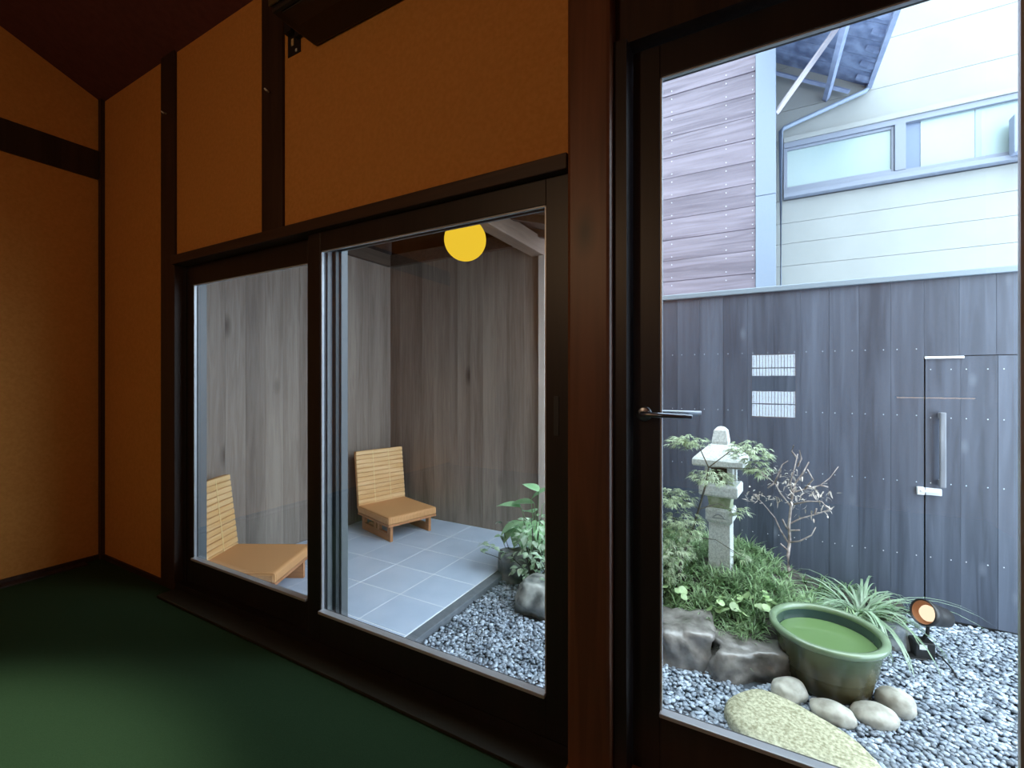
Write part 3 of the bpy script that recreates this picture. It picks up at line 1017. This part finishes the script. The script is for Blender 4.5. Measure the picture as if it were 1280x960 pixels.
rl = round_leaf_mesh('leaf', LIME, .020)
for (x, y, label) in ((-.16, 2.62, 'round-leaved lime plant behind the gap between the two boulders'),
                      (-.02, 2.69, 'round-leaved lime plant against the left side of the tub'),
                      (-.42, 2.66, 'round-leaved lime plant behind the tall boulder'),
                      (-.44, 2.92, 'round-leaved lime plant left of the lantern shaft')):
    z = mound_z(x, y)
    t_ = tag(empty('leafy_plant', (x, y, z)), label, 'plant', 'round-leaved plants in the mound')
    stems = bmesh.new()
    for k in range(16):
        az = random.uniform(0, 2 * pi); L = random.uniform(.02, .095); hgt = random.uniform(.06, .115)
        tip = (cos(az) * L, sin(az) * L, hgt)
        tube([(0, 0, -.01), (tip[0] * .4, tip[1] * .4, hgt * .7), tip], .0016, stems, 5)
        s = random.uniform(.75, 1.25)
        place('leaf', rl, t_, tip, (random.uniform(-.5, .5), random.uniform(-.1, .9), az), (s, s, s))
    obj('stems', stems, GRASS, t_)

# arching strap-leaf clump behind the tub: every blade a part
cl = tag(empty('grass_clump', (.475, 3.10, mound_z(.475, 3.10) - .02)), 'arching pale green strap-leaf grass clump behind the tub', 'plant')
for k in range(95):
    V_, F_ = [], []
    az = random.uniform(0, 2 * pi)
    L = random.uniform(.28, .54)
    ribbon(V_, F_, (random.uniform(-.035, .035), random.uniform(-.03, .03), 0), az, L, random.uniform(.70, 1.12), random.uniform(1.7, 2.5), random.uniform(.011, .0165), 7)
    place('blade', mesh_np('blade', V_, F_, BLADE), cl)
for az, L, dr_ in ((-.1, .62, 1.75), (-.25, .60, 1.8), (.05, .56, 1.6), (3.25, .46, 2.1), (1.2, .40, 1.6), (2.4, .42, 1.7)):
    V_, F_ = [], []
    ribbon(V_, F_, (0, 0, 0), az, L, 1.0, dr_, .009, 8)
    place('blade', mesh_np('blade', V_, F_, BLADE), cl)

# ------------------------------------------------------------------ lace-leaf maple
mpl = tag(empty('lace_maple', (-.43, 2.78, mound_z(-.43, 2.78) - .02)), 'feathery lace-leaf maple in front of the stone lantern', 'shrub')
BX, BY, BZ = mpl.location
br = bmesh.new()


def P3(x, y, z): return (x - BX, y - BY, z - BZ)


trunk = [P3(BX, BY, BZ), P3(-.41, 2.77, .10), P3(-.36, 2.75, .25), P3(-.31, 2.74, .42), P3(-.275, 2.73, .56), P3(-.26, 2.74, .66)]
tube(trunk, [.012, .010, .008, .006, .005, .003], br, 7)
pads = [  # centre, radii, leaves
    ((-.37, 2.72, .80), (.115, .08, .045), 46),
    ((-.05, 2.74, .765), (.115, .09, .06), 56),
    ((-.24, 2.70, .615), (.13, .08, .04), 46),
    ((-.02, 2.72, .68), (.07, .06, .05), 24),
    ((-.45, 2.70, .48), (.13, .09, .06), 70),
    ((-.40, 2.68, .34), (.14, .10, .08), 64),
    ((-.45, 2.66, .20), (.12, .10, .09), 56),
    ((-.12, 2.86, .40), (.05, .05, .04), 9),
    ((-.10, 2.84, .16), (.04, .04, .03), 6),
    ((-.48, 2.66, .08), (.10, .09, .07), 36)]
src_pts = [trunk[5], trunk[5], trunk[4], trunk[5], trunk[3], trunk[2], trunk[1], trunk[3], trunk[2], trunk[1]]
V_, F_ = [], []
for (c_, r_, nl), s_ in zip(pads, src_pts):
    cc = P3(*c_)
    midp = ((s_[0] + cc[0]) / 2, (s_[1] + cc[1]) / 2, max(s_[2], cc[2]) - .01 if cc[2] > s_[2] else (s_[2] + cc[2]) / 2 + .04)
    tube([s_, midp, cc], [.0035, .0025, .0015], br, 5)
    for k in range(int(nl * 2.2)):
        u_ = RNG.normal(size=3); u_ /= np.linalg.norm(u_)
        rad = random.random() ** .4
        p = np.array(cc) + u_ * np.array(r_) * rad
        out = math.atan2(u_[1], u_[0])
        lobes = 7
        L = random.uniform(.034, .056)
        for q in range(lobes):
            a = out + (q - 3) * .36
            ll = L * (1 - abs(q - 3) * .17)
            ribbon(V_, F_, p, a, ll, random.uniform(-.25, .25), random.uniform(.6, 1.5), .0065, 3)
    # fine twigs
    for k in range(4):
        e_ = RNG.normal(size=3) * np.array(r_) * .6 + np.array(cc)
        tube([cc, tuple(e_)], [.0014, .0008], br, 4)
obj('branches', br, DARKBARK, mpl)
o = place('foliage', mesh_np('foliage', V_, F_, MAPLE), mpl); o['kind'] = 'stuff'

# ------------------------------------------------------------------ dry bare shrub
ds = tag(empty('dry_shrub', (.14, 3.22, mound_z(.14, 3.22) - .02)), 'bare brown shrub with withered leaves against the dark fence', 'shrub')
k_ = .00492


def D(px, py, dep=0.0):     # sketch units: right, up (in photo-scale steps) and depth
    return (px * k_, dep, py * k_ + .02)


tr = bmesh.new()
tube([D(0, -6), D(1, 12), D(0, 28), D(2, 48), D(1, 66), D(3, 88), D(5, 105), D(8, 120)], [.013, .011, .009, .0085, .008, .0075, .006, .004], tr, 7)
obj('trunk', tr, BARK, ds, smooth=True)
tw_ = bmesh.new()
BR = [
    [D(0, 45), D(-8, 58, .02), D(-14, 72, .03), D(-26, 86, .05), D(-38, 98, .06)],
    [D(0, 45), D(12, 50, -.02), D(24, 60, -.03), D(28, 70, -.03)],
    [D(1, 68), D(14, 76, .02), D(28, 82, .03), D(46, 92, .03)],
    [D(2, 60), D(12, 64, -.03)],
    [D(-1, 62), D(-6, 74, -.02)],
    [D(0, 35), D(-8, 44, -.03)],
    [D(3, 90), D(-8, 104, .02), D(-14, 116, .03), D(-26, 124, .04)],
    [D(-14, 116, .03), D(-10, 128, .02), D(-6, 140, .02), D(0, 146, .0)],
    [D(5, 105), D(2, 120, -.03), D(6, 136, -.03), D(10, 156, -.02)],
    [D(8, 120), D(16, 132, .02), D(22, 146, .02)],
    [D(6, 108), D(18, 112, .03), D(34, 118, .04), D(44, 128, .05), D(52, 142, .05)],
    [D(34, 118, .04), D(42, 116, .06)],
    [D(18, 112, .03), D(26, 126, .0), D(20, 138, -.01)],
    [D(3, 92), D(20, 100, -.03), D(34, 102, -.04), D(40, 94, -.04)],
    [D(10, 140), D(14, 150), D(12, 160)],
    [D(10, 150), D(4, 158), D(6, 166)],
    [D(-14, 116, .03), D(-22, 108, .04)],
    [D(-26, 124, .04), D(-36, 134, .05)],
    [D(28, 82, .03), D(30, 90, .03)]]
for q in BR:
    tube(q, [max(.0022, .0056 - .001 * i) for i in range(len(q))], tw_, 5)
obj('twigs', tw_, BARK, ds, smooth=True)
V_, F_ = [], []
for (cx_, cy_, sx2, sy2, nn) in ((0, 122, 18, 14, 34), (28, 112, 18, 10, 30), (8, 100, 12, 10, 20), (-36, 98, 12, 8, 22), (38, 92, 8, 6, 8), (-14, 96, 8, 8, 8), (20, 84, 14, 6, 6)):
    for k in range(int(nn * 1.5)):
        p = D(cx_ + random.gauss(0, .55) * sx2, cy_ + random.gauss(0, .55) * sy2, random.uniform(-.06, .08))
        az = random.uniform(0, 2 * pi)
        ribbon(V_, F_, p, az, random.uniform(.026, .050), random.uniform(-1.4, .3), random.uniform(-1.5, 1.5), random.uniform(.008, .014), 3)
o = place('withered_leaves', mesh_np('withered_leaves', V_, F_, DRYLEAF), ds); o['kind'] = 'stuff'

# ------------------------------------------------------------------ plants by the window


def ovate(name, mat, L, W_, fold=.18, segs=6, curl=.5):
    b_ = bmesh.new()
    prev = None
    p = Vector((0, 0, 0)); ang = .25
    for k in range(segs + 1):
        t_ = k / segs
        hw = W_ * .5 * (sin(pi * min(1, t_ ** .75)) + .02)
        z_ = hw * fold
        row_ = [b_.verts.new((p.x, hw, p.z + z_)), b_.verts.new((p.x, 0, p.z)), b_.verts.new((p.x, -hw, p.z + z_))]
        if prev:
            for q in range(2):
                b_.faces.new((prev[q], prev[q + 1], row_[q + 1], row_[q]))
        prev = row_
        p = p + Vector((cos(ang), 0, sin(ang))) * L / segs
        ang -= curl / segs * 2
    return mesh_of(name, b_, mat, True)


ov = ovate('leaf', BROAD, .20, .14, .14, 7, .32)
t_ = tag(empty('broadleaf_plant', (-1.40, 2.90, ZG)), 'bright green broad-leaved plant behind the rocks at the patio edge', 'plant')
st_ = bmesh.new()
for (x, y, z, az, pit, s) in ((-.12, -.02, .47, 3.3, .05, 1.0), (-.05, .0, .53, .4, -.5, 1.0), (.03, .02, .50, .1, -.2, 1.0), (-.10, -.05, .38, 3.9, .5, .9), (-.02, -.06, .40, 4.6, .75, 1.0), (.06, -.05, .38, 5.3, .6, .9), (.08, .04, .44, .8, .2, .9), (-.06, .05, .42, 2.4, .2, .9), (.0, -.04, .32, 4.2, .8, .85), (-.13, .0, .30, 3.2, .3, .8), (.10, .0, .56, 6.0, -.1, .9), (.02, -.02, .60, 2.9, -.2, .8), (-.06, -.08, .40, 4.4, 1.0, 1.0), (.03, -.09, .42, 4.9, 1.05, 1.05), (-.12, -.07, .37, 4.0, .9, .9), (.10, -.09, .40, 5.2, 1.0, 1.0), (-.03, .02, .50, 3.4, .15, 1.1)):
    tube([(0, 0, 0), (x * .5, y * .5, z * .6), (x, y, z)], .003, st_, 5)
    place('leaf', ov, t_, (x, y, z), (0, pit, az), (s, s, s))
obj('stems', st_, GRASS, t_)

sm = ovate('leaf', SMALL, .052, .030, .2, 4)
for (x, y, hgt, spread, nn, label) in ((-1.34, 2.72, .36, .14, 190, 'bushy small-leaved plant rising between the two patio rocks'),
                                       (-1.13, 2.56, .25, .10, 34, 'trailing small-leaved plant spilling over the lighter rock')):
    t_ = tag(empty('small_shrub', (x, y, ZG)), label, 'plant')
    st_ = bmesh.new()
    for k in range(nn):
        az = random.uniform(0, 2 * pi); rr2 = spread * random.random() ** .5
        z = .10 + hgt * random.random()
        tip = (cos(az) * rr2, sin(az) * rr2, z)
        if k % 3 == 0:
            tube([(0, 0, 0), (tip[0] * .4, tip[1] * .4, z * .6), tip], .0022, st_, 4)
        s = random.uniform(.8, 1.25)
        place('leaf', sm, t_, tip, (random.uniform(-.4, .4), random.uniform(-.5, .8), az + random.uniform(-.5, .5)), (s, s, s))
    obj('stems', st_, DARKBARK, t_)
t_ = tag(empty('sprig_plant', (-1.56, 2.72, ZG)), 'thin spreading sprig with pale leaves hanging over the patio tiles', 'plant')
st_ = bmesh.new()
for (x, y, z, nleaf) in ((-.16, -.02, .22, 4), (-.09, .10, .26, 3), (-.20, .0, .16, 3), (-.06, -.05, .23, 4), (-.12, .16, .34, 2), (.02, -.03, .20, 3)):
    tube([(0.05, 0.05, .05), (x * .3, y * .3, z * .9), (x, y, z)], .0022, st_, 4)
    for k in range(nleaf):
        az = random.uniform(0, 2 * pi)
        place('leaf', sm, t_, (x, y, z), (random.uniform(-.4, .4), random.uniform(-.3, .5), az), (1.1, 1.1, 1.1))
obj('stems', st_, DARKBARK, t_)

# ------------------------------------------------------------------ garden spotlight
sp = tag(empty('garden_spotlight', (.705, 2.985, ZG)), 'lit black garden spotlight on a box beside the grass clump', 'spotlight')
obj('junction_box', box(-.045, .040, -.035, .035, -.01, .085, bevel=.006), BLACK, sp, (0, 0, 0), (0, 0, .25))
obj('base_plate', box(-.075, .0, -.055, .02, -.01, .012, bevel=.003), BLACK, sp, (0, 0, 0), (0, 0, .25))
obj('label_plate', box(-.028, .004, -.037, -.0355, .05, .074), STEEL, sp, (0, 0, 0), (0, 0, .25))
hx = Vector((-.80, -.60, .30)).normalized()      # the way the lamp faces
rot = hx.to_track_quat('Z', 'Y').to_euler()
hp = (.020, -.02, .228)
hb = lathe([(0, -.125), (.030, -.12), (.045, -.10), (.052, -.03), (.056, .0), (.062, .012), (.062, .035), (.057, .035), (.055, .0), (.040, -.02), (0, -.02)], 32)
obj('housing', hb, plain('black_lamp_housing', (.018, .016, .016), .4), sp, hp, rot, True)
obj('reflector', lathe([(.0545, .030), (.050, .008), (.042, -.004), (.030, -.012), (.030, -.010), (.042, -.002)], 32), plain('painted_glow_reflector', (.30, .14, .07), .4, metal=.3), sp, hp, rot, True)  # the lamp's orange glow is put into the reflector colour
obj('bulb', lathe([(0, -.018), (.034, -.018), (.038, .006), (.028, .022), (0, .030)], 28), emit('warm_bulb_glow', (1.0, .74, .52), 1.5), sp, hp, rot, True)
obj('bracket', tube([(0, 0, .08), (.02, -.005, .12), (.022, -.01, .18)], .008), BLACK, sp)
obj('power_cord', tube([(.035, .0, .03), (.07, -.02, .025), (.09, -.08, .008), (.088, -.16, .006)], .004, n=6), BLACK, sp)

# ================================================================== FENCE AND GATE
fn = tag(empty('fence', (0, YF, ZG)), 'tall blue-black board fence behind the garden', 'fence')
GX0, GX1 = .829, 1.59
wd = .152
HT = 1.735 - ZG
me = mesh_of('plank', box(.0004, wd - .0004, 0, .018, .03, HT, bevel=.0005), FENCE)
x = GX0 - wd
xs = []
while x > -1.60:
    xs.append(x); x -= wd
for x in xs:
    place('plank', me, fn, (x, random.uniform(-.0012, .0012), 0))
wlast = xs[-1] + 1.592
if wlast > .02:
    obj('plank', box(-1.59, xs[-1] - .001, 0, .018, .03, HT, bevel=.0012), FENCE, fn)
meh = mesh_of('plank', box(.0004, wd - .0004, 0, .018, 1.289 - ZG, HT, bevel=.0005), FENCE)
for k in range(5):
    place('plank', meh, fn, (GX0 + k * wd, random.uniform(-.0012, .0012), 0))
for k in range(6):
    place('plank', me, fn, (GX0 + 5 * wd + k * wd, random.uniform(-.0012, .0012), 0))
obj('backing_board', box(-1.59, GX0 - .002, .02, .05, -.02, HT), BLACK, fn)
obj('backing_board', box(GX0 - .002, 2.5, .03, .05, .0, HT), BLACK, fn)
obj('footing', box(-1.59, 2.5, .004, .05, -.06, .026), BLACK, fn)
obj('cap_flashing', box(-1.59, 2.5, -.022, .085, HT, HT + .036, bevel=.004), CAP, fn)
nails = bmesh.new()
for x in xs:
    for z in (1.331, .941, .551, .12):
        for dx in (.03, .118):
            box(x + dx - .0022, x + dx + .0022, -.0028, .001, z - ZG - .0022, z - ZG + .0022, nails)
o = obj('nails', nails, STEEL, fn); o['kind'] = 'stuff'

gt = tag(empty('garden_gate', (GX0, YF, ZG)), 'flush board gate in the fence with a long upright handle', 'gate')
meg = mesh_of('plank', box(.0004, wd - .0004, .003, .021, .012, 1.285 - ZG, bevel=.0005), FENCE)
for k in range(5):
    place('plank', meg, gt, (.007 + k * wd, random.uniform(-.001, .001), 0))
obj('top_strip', box(.002, .172, -.008, .0015, 1.272 - ZG, 1.286 - ZG, bevel=.002), STEEL, gt)
nails = bmesh.new()
for k in range(5):
    for z in (1.21, .93, .551, .12):
        for dx in (.03, .118):
            box(k * wd + dx - .0022, k * wd + dx + .0022, .0005, .005, z - ZG - .0022, z - ZG + .0022, nails)
o = obj('nails', nails, STEEL, gt); o['kind'] = 'stuff'
gh = bmesh.new()
box(.058, .086, -.050, -.030, .535 - ZG, .965 - ZG, gh, .006)
box(.060, .084, -.036, .004, .925 - ZG, .962 - ZG, gh, .005)
box(.060, .084, -.036, .004, .538 - ZG, .575 - ZG, gh, .005)
obj('handle', gh, plain('weathered_handle', (.13, .14, .165), .5, (.24, .25, .28), 18, stretch=(1, 1, .2)), gt)
la = bmesh.new()
box(-.034, .0, -.018, .003, .480 - ZG, .525 - ZG, la, .003)
box(.004, .075, -.016, .005, .482 - ZG, .522 - ZG, la, .003)
box(-.02, .066, -.026, -.016, .497 - ZG, .509 - ZG, la, .002)
obj('latch', la, STEEL, gt)

# ================================================================== NEIGHBOUR HOUSES
hb_ = tag(empty('siding_house', (0, 4.8, 0)), 'neighbour house with weathered brown horizontal boards above the fence', 'house')
obj('wall_core', box(-3.0, -.045, .03, .74, -.3, 6.0), SIDING, hb_)
ph = .2105
mes = mesh_of('plank', box(-2.95, -.052, 0, .026, 0.0005, ph - .0015, bevel=.002), SIDING)
for k in range(24):
    o = place('plank', mes, hb_, (0, random.uniform(-.003, .003), 2.153 + (k - 6) * ph))
    o.rotation_euler = (radians(-1.2), 0, 0)
obj('corner_trim', box(-.05, .115, -.012, .30, -.3, 2.86, bevel=.004), TRIMBLUE, hb_)
obj('corner_trim', box(-.05, .115, -.014, .30, 2.863, 6.0, bevel=.004), TRIMBLUE, hb_)
obj('side_wall', box(-.05, .105, .30, .74, -.3, 6.0), TRIMBLUE, hb_)
nails = bmesh.new()
for k in range(16):
    for x in (-.80, -.30, -.075):
        for dz in (.035, .165):
            z = 2.153 + (k - 1) * ph + dz
            box(x - .003, x + .003, -.006, .002, z - .003, z + .003, nails)
o = obj('nails', nails, STEEL, hb_); o['kind'] = 'stuff'

# lean-to eave on the flank of that house
ev = tag(empty('side_eave', (.115, 5.6, 0)), 'blue-grey side eave with struts between the two houses', 'eave')


def ez(x):                       # underside height against the flank offset
    return 4.56 - .64 * x


for j in range(8):
    b = bmesh.new()
    y1_ = -.0 - j * .22
    for x in (.0, .80):
        for y in (y1_ - .217, y1_ - .002):
            b.verts.new((x, y, ez(x))); b.verts.new((x, y, ez(x) + .03))
    bmesh.ops.convex_hull(b, input=b.verts)
    obj('eave_board', b, EAVE, ev)
for j in range(8):
    y = -.11 - j * .22
    b = lathe([(0, -.10), (.055, -.10), (.06, -.03), (.05, .03), (0, .03)], 14)
    obj('roof_tile', b, EAVE, ev, (.80 + random.uniform(-.012, .012), y, ez(.80) + .035), (0, pi / 2 + .57, 0))
obj('rafter', tube([(.0, -.10, ez(0) - .17), (.64, -.10, ez(.64) - .16)], .022, n=4), EAVEWOOD, ev)
obj('purlin', tube([(.46, -.01, 4.02), (.46, -1.35, 3.93)], .032, n=4), EAVEWOOD, ev)
obj('strut', tube([(.0, -.775, 3.61), (.47, -.775, 4.24)], .024, n=4), PINKWOOD, ev)
obj('fascia', box(.79, .83, -1.76, -.002, ez(.80) - .03, ez(.80) + .03), EAVEWOOD, ev)
obj('drainpipe', tube([(.80, -.03, 4.03), (.78, -.05, 3.985), (.09, -.06, 3.80), (.062, -.06, 3.77), (.062, -.06, 1.2)], .022, n=10), PIPE, ev, smooth=True)

hw_ = tag(empty('white_house', (0, 5.6, 0)), 'pale neighbour house with a long window behind the fence', 'house')
obj('wall_core', box(-3.0, 4.6, .032, .25, -.3, 6.8), WHITESIDE, hw_)


def panel(x0, x1, z0, z1):
    obj('siding_panel', box(x0, x1, 0, .031, z0 + .0015, z1 - .0015, bevel=.0015), WHITESIDE, hw_)


panel(-2.9, .20, 3.05, 3.70)
for z0, z1 in ((.5, 1.2), (1.2, 1.66), (1.66, 1.89), (1.89, 2.125), (2.125, 2.356), (2.356, 2.593), (2.593, 2.81), (2.81, 3.05), (3.70, 4.003), (4.003, 4.464), (4.464, 4.92), (4.92, 5.38), (5.38, 6.3)):
    panel(-2.9, 4.6, z0, z1)
panel(2.75, 4.6, 3.05, 3.70)

hwn = empty('window', (0, 0, 0), 0, hw_)


def hp_(name, x0, x1, y0, y1, z0, z1, mat, bev=.003):
    return obj(name, box(x0, x1, y0, y1, z0, z1, bevel=bev), mat, hwn)


hp_('head_trim', .202, 2.75, -.045, .05, 3.655, 3.705, WHITESIDE)
hp_('frame_top', .202, 2.75, -.03, .05, 3.60, 3.655, WINFRAME)
hp_('frame_bottom', .202, 2.75, -.03, .05, 3.105, 3.155, WINFRAME)
hp_('sill', .202, 1.98, -.08, .05, 3.062, 3.105, WINFRAME)
hp_('frame_side', .202, .215, -.03, .05, 3.155, 3.60, WINFRAME)
hp_('frame_side', 2.70, 2.75, -.03, .05, 3.155, 3.60, WINFRAME)
hp_('mullion', 1.118, 1.20, -.035, .05, 3.155, 3.60, WINFRAME)
hp_('sash_frame', .215, .238, -.012, .05, 3.155, 3.60, WINFRAME)
hp_('sash_frame', 1.095, 1.118, -.012, .05, 3.155, 3.60, WINFRAME)
hp_('sash_frame', .238, 1.095, -.012, .05, 3.155, 3.187, WINFRAME)
hp_('sash_frame', .238, 1.095, -.012, .05, 3.572, 3.60, WINFRAME)
hp_('pane', .238, 1.095, .005, .02, 3.187, 3.572, FROST, 0)
hp_('curtain', 1.20, 1.315, .012, .03, 3.155, 3.60, BLUEPANE, 0)
hp_('pane', 1.315, 1.69, .006, .02, 3.155, 3.60, FROST, 0)
hp_('sash_frame', 1.69, 1.73, .0, .03, 3.155, 3.60, plain('pale_sash', (.22, .28, .31), .4))
hp_('pane', 1.73, 2.70, .006, .02, 3.155, 3.60, FROST, 0)
bx_ = tag(empty('wall_box', (1.885, 5.6, 3.09)), 'grey box fixed on the pale house at the window right end', 'box')
b = box(0, .30, -.16, -.055, 0, .33, bevel=.008)
obj('cover', b, plain('grey_metal_cover', (.20, .235, .31), .5), bx_)
b = bmesh.new()
for y in (-.22, -.162):
    for x, z in ((.03, -.02), (.34, -.02), (.34, .20), (.12, .06)):
        b.verts.new((x, y, z))
bmesh.ops.convex_hull(b, input=b.verts)
obj('bracket', b, plain('navy_bracket', (.05, .07, .12), .5), bx_)
